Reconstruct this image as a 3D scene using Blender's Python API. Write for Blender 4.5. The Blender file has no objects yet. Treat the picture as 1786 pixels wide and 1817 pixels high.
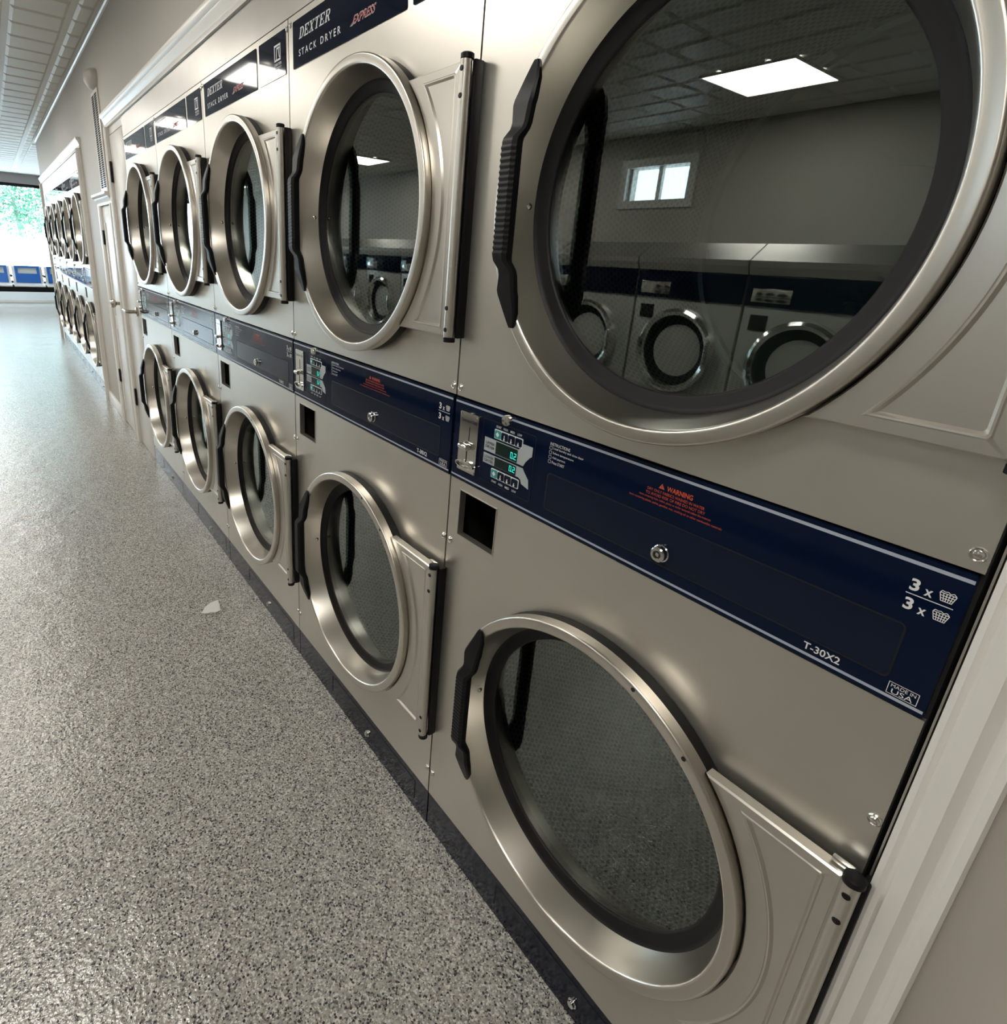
import bpy, bmesh, math, random
from mathutils import Vector, Matrix
random.seed(7)
scene = bpy.context.scene
COL = scene.collection
PI = math.pi

# ------------------------------------------------------------------ camera
ca, cb, cc = 0.9379, -0.3315, -0.0597
cam_d = bpy.data.cameras.new('camera')
cam = bpy.data.objects.new('camera', cam_d)
COL.objects.link(cam)
yaw = Matrix.Rotation(ca, 3, 'Z')
pit = Matrix.Rotation(cb, 3, 'X')
rol = Matrix.Rotation(cc, 3, 'Y')
M3 = yaw @ pit @ rol                       # columns: right, forward, up
rt, fw, up = M3.col[0], M3.col[1], M3.col[2]
m = Matrix((rt, up, -fw)).transposed().to_4x4()
m.translation = (0.0858, -0.7029, 1.3734)
cam.matrix_world = m
cam_d.sensor_fit = 'HORIZONTAL'
cam_d.sensor_width = 36.0
cam_d.lens = 36.0 * 1041.5 / 1786
cam_d.shift_x = (893 - 763.87) / 1786
cam_d.shift_y = (821.9 - 908.5) / 1786
cam_d.clip_start = 0.01
cam_d.clip_end = 200
scene.camera = cam

# ------------------------------------------------------------------ world and exposure
w = bpy.data.worlds.new('sky')
scene.world = w
w.use_nodes = True
bg = w.node_tree.nodes['Background']
bg.inputs[0].default_value = (0.72, 0.88, 1.0, 1)
bg.inputs[1].default_value = 9.0
scene.view_settings.view_transform = 'Standard'
scene.view_settings.look = 'None'
scene.view_settings.gamma = 1
scene.view_settings.exposure = 0.08
scene.view_settings.use_curve_mapping = False
PANEL_E = 18.5
scene.cycles.use_denoising = True
scene.cycles.max_bounces = 7
scene.cycles.diffuse_bounces = 3
scene.cycles.glossy_bounces = 4
scene.cycles.transparent_max_bounces = 8
scene.cycles.use_adaptive_sampling = True
scene.cycles.adaptive_threshold = 0.05
scene.cycles.adaptive_min_samples = 16
scene.cycles.sample_clamp_indirect = 8
scene.cycles.caustics_reflective = False
scene.cycles.caustics_refractive = False

# ------------------------------------------------------------------ materials
def nt(name):
    mt = bpy.data.materials.new(name)
    mt.use_nodes = True
    t = mt.node_tree
    return mt, t, t.nodes['Principled BSDF']

def plain(name, col, rough=.5, metal=0., spec=.5, bump=None, coat=0., coat_r=.05):
    mt, t, b = nt(name)
    b.inputs['Base Color'].default_value = (*col, 1)
    b.inputs['Roughness'].default_value = rough
    b.inputs['Metallic'].default_value = metal
    b.inputs['Specular IOR Level'].default_value = spec
    b.inputs['Coat Weight'].default_value = coat
    b.inputs['Coat Roughness'].default_value = coat_r
    if bump:
        tc = t.nodes.new('ShaderNodeTexCoord')
        n = t.nodes.new('ShaderNodeTexNoise')
        n.inputs['Scale'].default_value = bump[0]
        n.inputs['Detail'].default_value = 4
        bp = t.nodes.new('ShaderNodeBump')
        bp.inputs['Strength'].default_value = bump[1]
        bp.inputs['Distance'].default_value = bump[2]
        t.links.new(tc.outputs['Object'], n.inputs['Vector'])
        t.links.new(n.outputs[0], bp.inputs['Height'])
        t.links.new(bp.outputs[0], b.inputs['Normal'])
    return mt

def steel(name, col=(.665, .635, .572), rough=.27, streak=(3, 3, 90), var=.015, wav=.0, metal=1.):
    mt, t, b = nt(name)
    L = t.links.new
    b.inputs['Metallic'].default_value = metal
    b.inputs['Specular IOR Level'].default_value = .5
    tc = t.nodes.new('ShaderNodeTexCoord')
    mp = t.nodes.new('ShaderNodeMapping')
    mp.inputs['Scale'].default_value = streak
    n = t.nodes.new('ShaderNodeTexNoise')
    n.inputs['Scale'].default_value = 6
    n.inputs['Detail'].default_value = 5
    L(tc.outputs['Object'], mp.inputs[0]); L(mp.outputs[0], n.inputs['Vector'])
    mr = t.nodes.new('ShaderNodeMapRange')
    mr.inputs[3].default_value = rough - var
    mr.inputs[4].default_value = rough + var
    L(n.outputs[0], mr.inputs[0]); L(mr.outputs[0], b.inputs['Roughness'])
    n2 = t.nodes.new('ShaderNodeTexNoise')
    n2.inputs['Scale'].default_value = 2.2
    n2.inputs['Detail'].default_value = 6
    L(tc.outputs['Object'], n2.inputs['Vector'])
    cr = t.nodes.new('ShaderNodeMapRange')
    cr.inputs[1].default_value = .3; cr.inputs[2].default_value = .7
    cr.inputs[3].default_value = .90; cr.inputs[4].default_value = 1.04
    L(n2.outputs[0], cr.inputs[0])
    mx = t.nodes.new('ShaderNodeVectorMath'); mx.operation = 'SCALE'
    mx.inputs[0].default_value = col
    L(cr.outputs[0], mx.inputs['Scale']); L(mx.outputs[0], b.inputs['Base Color'])
    if wav:
        bp = t.nodes.new('ShaderNodeBump')
        bp.inputs['Strength'].default_value = 1
        bp.inputs['Distance'].default_value = wav
        n3 = t.nodes.new('ShaderNodeTexNoise'); n3.inputs['Scale'].default_value = 3.0
        n3.inputs['Detail'].default_value = 1.5
        L(tc.outputs['Object'], n3.inputs['Vector'])
        L(n3.outputs[0], bp.inputs['Height']); L(bp.outputs[0], b.inputs['Normal'])
    return mt

def emis(name, col, s):
    mt, t, b = nt(name)
    b.inputs['Base Color'].default_value = (0, 0, 0, 1)
    b.inputs['Emission Color'].default_value = (*col, 1)
    b.inputs['Emission Strength'].default_value = s
    return mt

def glass(name, tint, f0):
    mt = bpy.data.materials.new(name); mt.use_nodes = True
    t = mt.node_tree; L = t.links.new
    t.nodes.remove(t.nodes['Principled BSDF'])
    out = t.nodes['Material Output']
    tr = t.nodes.new('ShaderNodeBsdfTransparent'); tr.inputs[0].default_value = (*tint, 1)
    gl = t.nodes.new('ShaderNodeBsdfGlossy'); gl.inputs['Roughness'].default_value = 0.0
    gl.inputs[0].default_value = (.96, 1, .99, 1)
    lw = t.nodes.new('ShaderNodeLayerWeight'); lw.inputs[0].default_value = .5
    pw = t.nodes.new('ShaderNodeMath'); pw.operation = 'POWER'; pw.inputs[1].default_value = 5
    ma = t.nodes.new('ShaderNodeMath'); ma.operation = 'MULTIPLY_ADD'
    ma.inputs[1].default_value = 1 - f0; ma.inputs[2].default_value = f0
    mx = t.nodes.new('ShaderNodeMixShader')
    L(lw.outputs['Facing'], pw.inputs[0]); L(pw.outputs[0], ma.inputs[0]); L(ma.outputs[0], mx.inputs[0])
    L(tr.outputs[0], mx.inputs[1]); L(gl.outputs[0], mx.inputs[2]); L(mx.outputs[0], out.inputs[0])
    return mt

def floor_mat():
    mt, t, b = nt('epoxy_flake_floor'); L = t.links.new
    tc = t.nodes.new('ShaderNodeTexCoord')
    v = t.nodes.new('ShaderNodeTexVoronoi'); v.inputs['Scale'].default_value = 290
    L(tc.outputs['Object'], v.inputs['Vector'])
    sp = t.nodes.new('ShaderNodeSeparateColor'); L(v.outputs['Color'], sp.inputs[0])
    cr = t.nodes.new('ShaderNodeValToRGB'); cr.color_ramp.interpolation = 'CONSTANT'
    e = cr.color_ramp.elements
    e[0].position = 0; e[0].color = (.03, .03, .04, 1)
    e[1].position = .055; e[1].color = (.13, .125, .12, 1)
    for p, c in ((.16, (.28, .27, .245)), (.34, (.39, .375, .34)), (.58, (.48, .465, .42)), (.80, (.70, .68, .63)), (.965, (.36, .29, .26))):
        x = e.new(p); x.color = (*c, 1)
    L(sp.outputs[0], cr.inputs[0])
    # larger dark flakes scattered
    v2 = t.nodes.new('ShaderNodeTexVoronoi'); v2.inputs['Scale'].default_value = 130
    L(tc.outputs['Object'], v2.inputs['Vector'])
    s2 = t.nodes.new('ShaderNodeSeparateColor'); L(v2.outputs['Color'], s2.inputs[0])
    lt = t.nodes.new('ShaderNodeMath'); lt.operation = 'LESS_THAN'; lt.inputs[1].default_value = .17
    L(s2.outputs[1], lt.inputs[0])
    l3 = t.nodes.new('ShaderNodeMath'); l3.operation = 'LESS_THAN'; l3.inputs[1].default_value = .34
    L(v2.outputs['Distance'], l3.inputs[0])
    an = t.nodes.new('ShaderNodeMath'); an.operation = 'MULTIPLY'
    L(lt.outputs[0], an.inputs[0]); L(l3.outputs[0], an.inputs[1])
    mx = t.nodes.new('ShaderNodeMix'); mx.data_type = 'RGBA'
    L(an.outputs[0], mx.inputs[0]); L(cr.outputs[0], mx.inputs[6]); mx.inputs[7].default_value = (.05, .05, .06, 1)
    L(mx.outputs[2], b.inputs['Base Color'])
    b.inputs['Roughness'].default_value = .17
    b.inputs['Specular IOR Level'].default_value = .65
    n = t.nodes.new('ShaderNodeTexNoise'); n.inputs['Scale'].default_value = 95; n.inputs['Detail'].default_value = 2
    L(tc.outputs['Object'], n.inputs['Vector'])
    n2 = t.nodes.new('ShaderNodeTexNoise'); n2.inputs['Scale'].default_value = 9; n2.inputs['Detail'].default_value = 2
    L(tc.outputs['Object'], n2.inputs['Vector'])
    b1 = t.nodes.new('ShaderNodeBump'); b1.inputs['Strength'].default_value = 1; b1.inputs['Distance'].default_value = .005
    L(n2.outputs[0], b1.inputs['Height'])
    b2 = t.nodes.new('ShaderNodeBump'); b2.inputs['Strength'].default_value = .8; b2.inputs['Distance'].default_value = .0024
    L(n.outputs[0], b2.inputs['Height']); L(b1.outputs[0], b2.inputs['Normal'])
    L(b2.outputs[0], b.inputs['Normal'])
    return mt

def perf_mat():
    mt, t, b = nt('perforated_drum_steel'); L = t.links.new
    uv = t.nodes.new('ShaderNodeUVMap')
    a = .0125; h = a * math.sqrt(3)
    def lat(off):
        o = t.nodes.new('ShaderNodeVectorMath'); o.operation = 'MULTIPLY_ADD'
        o.inputs[1].default_value = (1 / a, 1 / h, 0); o.inputs[2].default_value = (off, off, 0)
        L(uv.outputs[0], o.inputs[0])
        f = t.nodes.new('ShaderNodeVectorMath'); f.operation = 'FRACTION'; L(o.outputs[0], f.inputs[0])
        s = t.nodes.new('ShaderNodeVectorMath'); s.operation = 'SUBTRACT'; s.inputs[1].default_value = (.5, .5, 0)
        L(f.outputs[0], s.inputs[0])
        k = t.nodes.new('ShaderNodeVectorMath'); k.operation = 'MULTIPLY'; k.inputs[1].default_value = (a, h, 0)
        L(s.outputs[0], k.inputs[0])
        ln = t.nodes.new('ShaderNodeVectorMath'); ln.operation = 'LENGTH'; L(k.outputs[0], ln.inputs[0])
        return ln.outputs['Value']
    mn = t.nodes.new('ShaderNodeMath'); mn.operation = 'MINIMUM'
    L(lat(0), mn.inputs[0]); L(lat(.5), mn.inputs[1])
    le = t.nodes.new('ShaderNodeMath'); le.operation = 'LESS_THAN'; le.inputs[1].default_value = .0041
    L(mn.outputs[0], le.inputs[0])
    sx = t.nodes.new('ShaderNodeSeparateXYZ'); L(uv.outputs[0], sx.inputs[0])
    g = t.nodes.new('ShaderNodeMath'); g.operation = 'GREATER_THAN'; g.inputs[1].default_value = .13; L(sx.outputs[1], g.inputs[0])
    g2 = t.nodes.new('ShaderNodeMath'); g2.operation = 'LESS_THAN'; g2.inputs[1].default_value = .625; L(sx.outputs[1], g2.inputs[0])
    m1 = t.nodes.new('ShaderNodeMath'); m1.operation = 'MULTIPLY'; L(g.outputs[0], m1.inputs[0]); L(g2.outputs[0], m1.inputs[1])
    m2 = t.nodes.new('ShaderNodeMath'); m2.operation = 'MULTIPLY'; L(m1.outputs[0], m2.inputs[0]); L(le.outputs[0], m2.inputs[1])
    mx = t.nodes.new('ShaderNodeMix'); mx.data_type = 'RGBA'
    L(m2.outputs[0], mx.inputs[0]); mx.inputs[6].default_value = (.35, .34, .32, 1); mx.inputs[7].default_value = (.008, .008, .008, 1)
    L(mx.outputs[2], b.inputs['Base Color'])
    iv = t.nodes.new('ShaderNodeMath'); iv.operation = 'MULTIPLY_ADD'; iv.inputs[1].default_value = -.7; iv.inputs[2].default_value = .7
    L(m2.outputs[0], iv.inputs[0]); L(iv.outputs[0], b.inputs['Metallic'])
    b.inputs['Roughness'].default_value = .42
    return mt

MAT = {}
MAT['steel'] = steel('brushed_stainless', rough=.345, streak=(1.5, 1.5, 1.5), wav=.0012, metal=.87)
MAT['rim'] = steel('polished_door_rim_steel', (.66, .625, .565), .29, (2, 8, 2), .008)
MAT['plate'] = steel('hinge_plate_steel', (.64, .61, .555), .305, (2, 2, 4), .015, metal=.88)
MAT['fascia'] = steel('fascia_steel', (.62, .59, .55), .35, (2, 2, 2), .04, .002, metal=.8)
MAT['chrome'] = plain('chrome', (.8, .79, .76), .1, 1)
MAT['screw'] = plain('screw_steel', (.72, .7, .66), .2, 1)
MAT['black'] = plain('black_plastic', (.007, .007, .008), .42, spec=.25)
MAT['rubber'] = plain('black_rubber', (.009, .009, .009), .5, spec=.3)
MAT['dark'] = plain('dark_interior', (.01, .01, .01), .8)
MAT['navy'] = plain('navy_panel', (.003, .0085, .028), .055, spec=.2)
MAT['navy2'] = plain('navy_drawer', (.005, .0105, .028), .12, spec=.3, bump=(90, .12, .0004))
MAT['groove'] = plain('dark_groove', (.002, .003, .008), .5)
MAT['kick'] = plain('dark_kick_plate', (.005, .008, .020), .14, spec=.3, bump=(160, .2, .0005))
MAT['stripe'] = plain('pale_stripe', (.42, .46, .55), .35)
MAT['white_ink'] = plain('white_ink', (.8, .8, .8), .5)
MAT['grey_ink'] = plain('grey_ink', (.42, .46, .47), .4)
MAT['red_ink'] = plain('orange_red_ink', (.62, .09, .035), .5)
MAT['pink_ink'] = plain('red_ink', (.6, .12, .12), .5)
MAT['navy_ink'] = plain('navy_ink', (.006, .012, .04), .4)
MAT['teal'] = plain('teal_button', (.03, .30, .30), .35)
MAT['lcd'] = plain('dark_display', (.006, .02, .016), .15)
MAT['led'] = emis('cyan_digits', (.03, .75, .6), 1.4)
MAT['led'].cycles.emission_sampling = 'NONE'
MAT['glass'] = glass('door_glass', (.54, .62, .60), .14)
MAT['pane'] = glass('window_glass', (.95, .97, .97), .03)
MAT['drum'] = perf_mat()
MAT['wall'] = plain('painted_wall', (.52, .485, .43), .55, bump=(180, .25, .0006))
MAT['ceiling'] = plain('ceiling_paint', (.66, .65, .60), .5, bump=(14, .2, .004))
MAT['trim'] = plain('white_trim', (.80, .775, .73), .3)
MAT['door'] = plain('white_door_paint', (.72, .69, .635), .35)
MAT['header'] = plain('grey_header', (.34, .32, .325), .6)
MAT['floor'] = floor_mat()
MAT['panel_light'] = emis('light_diffuser', (1, .955, .88), PANEL_E)
MAT['white_metal'] = plain('white_enamel', (.82, .83, .84), .3)
MAT['blue'] = plain('blue_seat', (.015, .13, .50), .25)
MAT['washer'] = plain('washer_front', (.66, .65, .61), .4, .3)
MAT['paper'] = plain('paper', (.80, .79, .74), .7)
MAT['leaf'] = plain('leaves', (.09, .25, .15), .6)
MAT['bark'] = plain('bark', (.25, .22, .2), .8)
MAT['ground'] = plain('pale_paving', (.75, .77, .78), .8)
MAT['brass'] = plain('satin_nickel', (.45, .41, .34), .25, 1)

# ------------------------------------------------------------------ mesh helpers
class MB:
    def __init__(s):
        s.v = []; s.f = []; s.uv = None
    def add(s, vs, fs):
        o = len(s.v); s.v += [tuple(p) for p in vs]
        s.f += [tuple(i + o for i in f) for f in fs]
        return s
    def box(s, x0, x1, y0, y1, z0, z1, bev=0):
        bm = bmesh.new()
        bmesh.ops.create_cube(bm, size=1)
        for v in bm.verts:
            v.co = Vector((x0 + (v.co.x + .5) * (x1 - x0), y0 + (v.co.y + .5) * (y1 - y0), z0 + (v.co.z + .5) * (z1 - z0)))
        if bev:
            bmesh.ops.bevel(bm, geom=list(bm.edges), offset=bev, segments=2, profile=.5, affect='EDGES')
        bm.verts.index_update()
        s.add([v.co.copy() for v in bm.verts], [[v.index for v in f.verts] for f in bm.faces])
        bm.free(); return s
    def lathe(s, prof, c=(0, 0, 0), n=96, axis='Y', closed=False, caps=False):
        vs = []
        for r, h in prof:
            for i in range(n):
                a = 2 * PI * i / n
                if axis == 'Y': vs.append((c[0] + r * math.cos(a), c[1] + h, c[2] + r * math.sin(a)))
                elif axis == 'Z': vs.append((c[0] + r * math.cos(a), c[1] + r * math.sin(a), c[2] + h))
                else: vs.append((c[0] + h, c[1] + r * math.cos(a), c[2] + r * math.sin(a)))
        fs = []
        m_ = len(prof)
        for j in range(m_ if closed else m_ - 1):
            k = (j + 1) % m_
            for i in range(n):
                i2 = (i + 1) % n
                fs.append((j * n + i, j * n + i2, k * n + i2, k * n + i))
        if caps:
            fs.append(tuple(range(n))); fs.append(tuple((m_ - 1) * n + i for i in reversed(range(n))))
        s.add(vs, fs); return s
    def prism(s, poly, y0, y1):              # polygon in xz extruded along y
        n = len(poly)
        vs = [(p[0], y0, p[1]) for p in poly] + [(p[0], y1, p[1]) for p in poly]
        fs = [tuple(range(n)), tuple(reversed(range(n, 2 * n)))]
        fs += [(i, i + n, (i + 1) % n + n, (i + 1) % n) for i in range(n)]
        s.add(vs, fs); return s
    def flat(s, poly, y):
        s.add([(p[0], y, p[1]) for p in poly], [tuple(range(len(poly)))]); return s
    def profx(s, prof, x0, x1):              # closed profile in (y,z) swept along x
        n = len(prof)
        vs = [(x0, p[0], p[1]) for p in prof] + [(x1, p[0], p[1]) for p in prof]
        fs = [tuple(range(n)), tuple(reversed(range(n, 2 * n)))]
        fs += [(i, i + n, (i + 1) % n + n, (i + 1) % n) for i in range(n)]
        s.add(vs, fs); return s
    def profz(s, prof, z0, z1):              # closed profile in (x,y) swept along z
        n = len(prof)
        vs = [(p[0], p[1], z0) for p in prof] + [(p[0], p[1], z1) for p in prof]
        fs = [tuple(range(n)), tuple(reversed(range(n, 2 * n)))]
        fs += [(i, i + n, (i + 1) % n + n, (i + 1) % n) for i in range(n)]
        s.add(vs, fs); return s
    def obj(s, name, mat, parent=None, smooth=35, fix=True, loc=None):
        me = bpy.data.meshes.new(name)
        me.from_pydata(s.v, [], s.f)
        if fix:
            bm = bmesh.new(); bm.from_mesh(me)
            bmesh.ops.recalc_face_normals(bm, faces=bm.faces)
            bm.to_mesh(me); bm.free()
        me.materials.append(MAT[mat] if isinstance(mat, str) else mat)
        if smooth:
            me.polygons.foreach_set('use_smooth', [True] * len(me.polygons))
            me.set_sharp_from_angle(angle=math.radians(smooth))
        o = bpy.data.objects.new(name, me); COL.objects.link(o)
        if parent: o.parent = parent
        if loc: o.location = loc
        return o

def tag(o, label=None, cat=None, group=None, kind=None):
    if label: o['label'] = label
    if cat: o['category'] = cat
    if group: o['group'] = group
    if kind: o['kind'] = kind
    return o

def empty(name, loc=(0, 0, 0), parent=None):
    o = bpy.data.objects.new(name, None); COL.objects.link(o); o.location = loc
    o.empty_display_size = .05
    if parent: o.parent = parent
    return o

def copy_tree(o, parent=None):
    c = o.copy(); COL.objects.link(c); c.parent = parent
    for ch in list(o.children): copy_tree(ch, c)
    return c

def rrect(x0, x1, z0, z1, r, n=5):
    pts = []
    for cx, cz, a0 in ((x1 - r, z1 - r, 0), (x0 + r, z1 - r, 90), (x0 + r, z0 + r, 180), (x1 - r, z0 + r, 270)):
        for i in range(n + 1):
            a = math.radians(a0 + 90 * i / n)
            pts.append((cx + r * math.cos(a), cz + r * math.sin(a)))
    return pts

def text_geo(mb, s, x0, x1, z0, z1, y, shear=0., bold=0., spacing=1.):
    """built-in font letters stretched to a box, facing -y"""
    cu = bpy.data.curves.new('t', 'FONT'); cu.body = s; cu.offset = bold
    cu.space_character = spacing
    cu.fill_mode = 'FRONT'; cu.resolution_u = 3
    ob = bpy.data.objects.new('t', cu); COL.objects.link(ob)
    dg = bpy.context.evaluated_depsgraph_get()
    me = ob.evaluated_get(dg).to_mesh()
    vs = [v.co.copy() for v in me.vertices]
    fs = [tuple(p.vertices) for p in me.polygons]
    ob.to_mesh_clear() if hasattr(ob, 'to_mesh_clear') else None
    bpy.data.objects.remove(ob); bpy.data.curves.remove(cu)
    mx0 = min(v.x for v in vs); mx1 = max(v.x for v in vs)
    mz0 = min(v.y for v in vs); mz1 = max(v.y for v in vs)
    H = z1 - z0; sh = shear * H
    out = []
    for v in vs:
        fz = (v.y - mz0) / (mz1 - mz0)
        fx = (v.x - mx0) / (mx1 - mx0)
        out.append((x0 + fx * (x1 - x0 - sh) + fz * sh, y, z0 + fz * H))
    mb.add(out, fs)

def slab_letters(mb, word, x0, x1, z0, z1, y, shear=.35):
    """heavy slab-serif italic capitals drawn from strokes in a unit cell"""
    n = 14
    def R(a, b, c, d): return [(a, c), (b, c), (b, d), (a, d)]
    def arc(cx, cz, rx, rz, tx, tz, a0, a1):
        qs = []
        for i in range(n):
            t0 = math.radians(a0 + (a1 - a0) * i / n); t1 = math.radians(a0 + (a1 - a0) * (i + 1) / n)
            qs.append([(cx + rx * math.cos(t0), cz + rz * math.sin(t0)), (cx + rx * math.cos(t1), cz + rz * math.sin(t1)),
                       (cx + (rx - tx) * math.cos(t1), cz + (rz - tz) * math.sin(t1)), (cx + (rx - tx) * math.cos(t0), cz + (rz - tz) * math.sin(t0))])
        return qs
    G = {
        'D': [R(.12, .34, 0, 1), R(0, .5, 0, .11), R(0, .5, .89, 1)] + arc(.5, .5, .48, .5, .22, .11, -90, 90),
        'E': [R(.12, .34, 0, 1), R(0, .92, 0, .11), R(0, .92, .89, 1), R(.34, .66, .45, .55), R(.8, .92, .11, .3), R(.8, .92, .7, .89), R(.58, .66, .36, .64)],
        'X': [[(.1, .95), (.34, .95), (.9, .05), (.66, .05)], [(.78, .95), (.9, .95), (.22, .05), (.1, .05)], R(0, .42, .89, 1), R(.6, 1, .89, 1), R(0, .4, 0, .11), R(.56, 1, 0, .11)],
        'T': [R(.39, .61, 0, 1), R(.04, .96, .89, 1), R(.04, .13, .73, .89), R(.87, .96, .73, .89), R(.26, .74, 0, .11)],
        'R': [R(.12, .34, 0, 1), R(0, .46, 0, .11), R(0, .55, .89, 1), R(.34, .55, .44, .54), [(.45, .5), (.68, .5), (.95, .05), (.72, .05)], R(.72, 1, 0, .11)] + arc(.55, .72, .36, .28, .2, .1, -90, 90),
    }
    W = (x1 - x0 - shear * (z1 - z0)) / len(word)
    for k, ch in enumerate(word):
        for poly in G[ch]:
            mb.flat([(x0 + (k + p[0] * .9) * W + shear * (z1 - z0) * p[1], z0 + p[1] * (z1 - z0)) for p in poly], y)

def hole_plate(mb, u0, u1, z0, z1, cx, cz, r, y, ret=.012, n=96):
    """flat plate with a round hole, with folded returns at the hole"""
    angs = [2 * PI * i / n for i in range(n)]
    angs += [math.atan2(zz - cz, uu - cx) % (2 * PI) for uu in (u0, u1) for zz in (z0, z1)]
    angs = sorted(set(round(a, 7) for a in angs)); n = len(angs)
    inner = []; outer = []
    for a in angs:
        c, s_ = math.cos(a), math.sin(a)
        t = min(((u1 - cx) / c if c > 1e-9 else (u0 - cx) / c if c < -1e-9 else 1e9),
                ((z1 - cz) / s_ if s_ > 1e-9 else (z0 - cz) / s_ if s_ < -1e-9 else 1e9))
        inner.append((cx + r * c, y, cz + r * s_)); outer.append((cx + t * c, y, cz + t * s_))
    back = [(p[0], y + ret, p[2]) for p in inner]
    fs = []
    for i in range(n):
        j = (i + 1) % n
        fs.append((i, j, n + j, n + i)); fs.append((j, i, 2 * n + i, 2 * n + j))
    mb.add(inner + outer + back, fs)

def frame_plate(mb, u0, u1, z0, z1, a0, a1, b0, b1, y, ret=.012):
    """rectangle with a rectangular hole [a0,a1]x[b0,b1]"""
    vs = [(u0, y, z0), (u1, y, z0), (u1, y, z1), (u0, y, z1), (a0, y, b0), (a1, y, b0), (a1, y, b1), (a0, y, b1),
          (a0, y + ret, b0), (a1, y + ret, b0), (a1, y + ret, b1), (a0, y + ret, b1)]
    fs = [(i, (i + 1) % 4, 4 + (i + 1) % 4, 4 + i) for i in range(4)] + [(4 + i, 4 + (i + 1) % 4, 8 + (i + 1) % 4, 8 + i) for i in range(4)]
    mb.add(vs, fs)

def screw_mb(r=.0072):
    b = MB()
    b.lathe([(r, 0), (r, -.0012), (r * .86, -.0024), (r * .66, -.0016), (r * .62, -.0018), (r * .45, -.0032), (r * .12, -.0038)], n=20, caps=True)
    return b

# ================================================================== STRUCTURE
CE = 2.6
def struct(o): return tag(o, kind='structure')
X_END, X_FAR, X_R, Y_OP = -10.4, -15.9, 3.0, -4.4
b = MB(); b.box(X_FAR - .2, X_R, Y_OP, 1.6, -.05, 0); struct(b.obj('floor', 'floor', smooth=0))
# wall holding both dryer banks
b = MB()
b.box(X_END, X_R, 0.004, .12, 2.06, CE)
b.box(.058, X_R, 0.004, .12, 0, 2.06)
b.box(-5.95, -5.09, 0.004, .12, 0, 2.06)
b.box(-5.09, -4.62, 0.004, .12, 1.62, 2.06)
b.box(-4.62, -4.46, 0.004, .12, 0, 2.06)
b.box(X_END, -10.06, 0.004, .12, 0, 2.06)
b.box(X_END, X_END + .12, .12, 1.5, 0, CE)
b.box(X_FAR, X_END + .12, 1.5, 1.6, 0, CE)
struct(b.obj('wall_dryers', 'wall', smooth=0))
b = MB(); b.box(X_END + .12, X_R, 1.3, 1.4, 0, CE); struct(b.obj('wall_leak_block', 'dark', smooth=0))  # unseen dark wall added behind the dryers to stop light leaking through gaps
b = MB(); b.box(X_R, X_R + .1, Y_OP, 1.3, 0, CE); struct(b.obj('wall_right', 'wall', smooth=0))
# opposite wall with two high slider windows
WX = [(-3.98, -3.32), (-1.25, -.60)]; WZ = (2.03, 2.32)
b = MB(); y0, y1 = Y_OP - .15, Y_OP
b.box(X_FAR, X_R, y0, y1, 0, WZ[0]); b.box(X_FAR, X_R, y0, y1, WZ[1], CE)
b.box(X_FAR, WX[0][0], y0, y1, *WZ); b.box(WX[0][1], WX[1][0], y0, y1, *WZ); b.box(WX[1][1], X_R, y0, y1, *WZ)
struct(b.obj('wall_opposite', 'wall', smooth=0))
for k, (a, c) in enumerate(WX):
    b = MB()
    for q in ((a - .07, a, WZ[0], WZ[1]), (c, c + .07, WZ[0], WZ[1]), (a - .07, c + .07, WZ[1], WZ[1] + .07), (a - .07, c + .07, WZ[0] - .07, WZ[0])):
        b.box(q[0], q[1], Y_OP, Y_OP + .02, q[2], q[3])
    mid = (a + c) / 2
    for q in ((a, a + .025), (c - .025, c), (mid - .02, mid + .02)):
        b.box(q[0], q[1], Y_OP - .08, Y_OP - .04, WZ[0], WZ[1])
    wf = struct(b.obj('window_%d' % (k + 1), 'trim'))
    MB().box(a + .02, c - .02, Y_OP - .065, Y_OP - .06, WZ[0] + .005, WZ[1] - .005).obj('pane', 'pane', wf, 0)
# far wall with storefront window
b = MB()
b.box(X_FAR - .15, X_FAR, Y_OP, 1.6, 0, .42); b.box(X_FAR - .15, X_FAR, 1.0, 1.6, .42, 2.36)
b.box(X_FAR - .15, X_FAR, Y_OP, -4.2, .42, 2.36)
struct(b.obj('wall_far', 'white_metal', smooth=0))
b = MB(); b.box(X_FAR - .15, X_FAR + .03, Y_OP, 1.6, 2.41, CE); struct(b.obj('trim_1', 'header', smooth=0))
b = MB(); b.box(X_FAR - .08, X_FAR - .02, -4.2, 1.0, 2.35, 2.41); b.box(X_FAR - .08, X_FAR - .02, -4.2, 1.0, .42, .46)
for yy in (-4.2, -2.6, .96): b.box(X_FAR - .08, X_FAR - .02, yy, yy + .04, .46, 2.35)
sw = struct(b.obj('window_3', 'black'))
MB().box(X_FAR - .055, X_FAR - .045, -4.19, .99, .46, 2.35).obj('pane', 'pane', sw, 0)
b = MB(); b.box(X_FAR, X_FAR + .025, Y_OP, 1.5, 0, .075, .004); struct(b.obj('baseboard_far', 'trim'))
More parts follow.
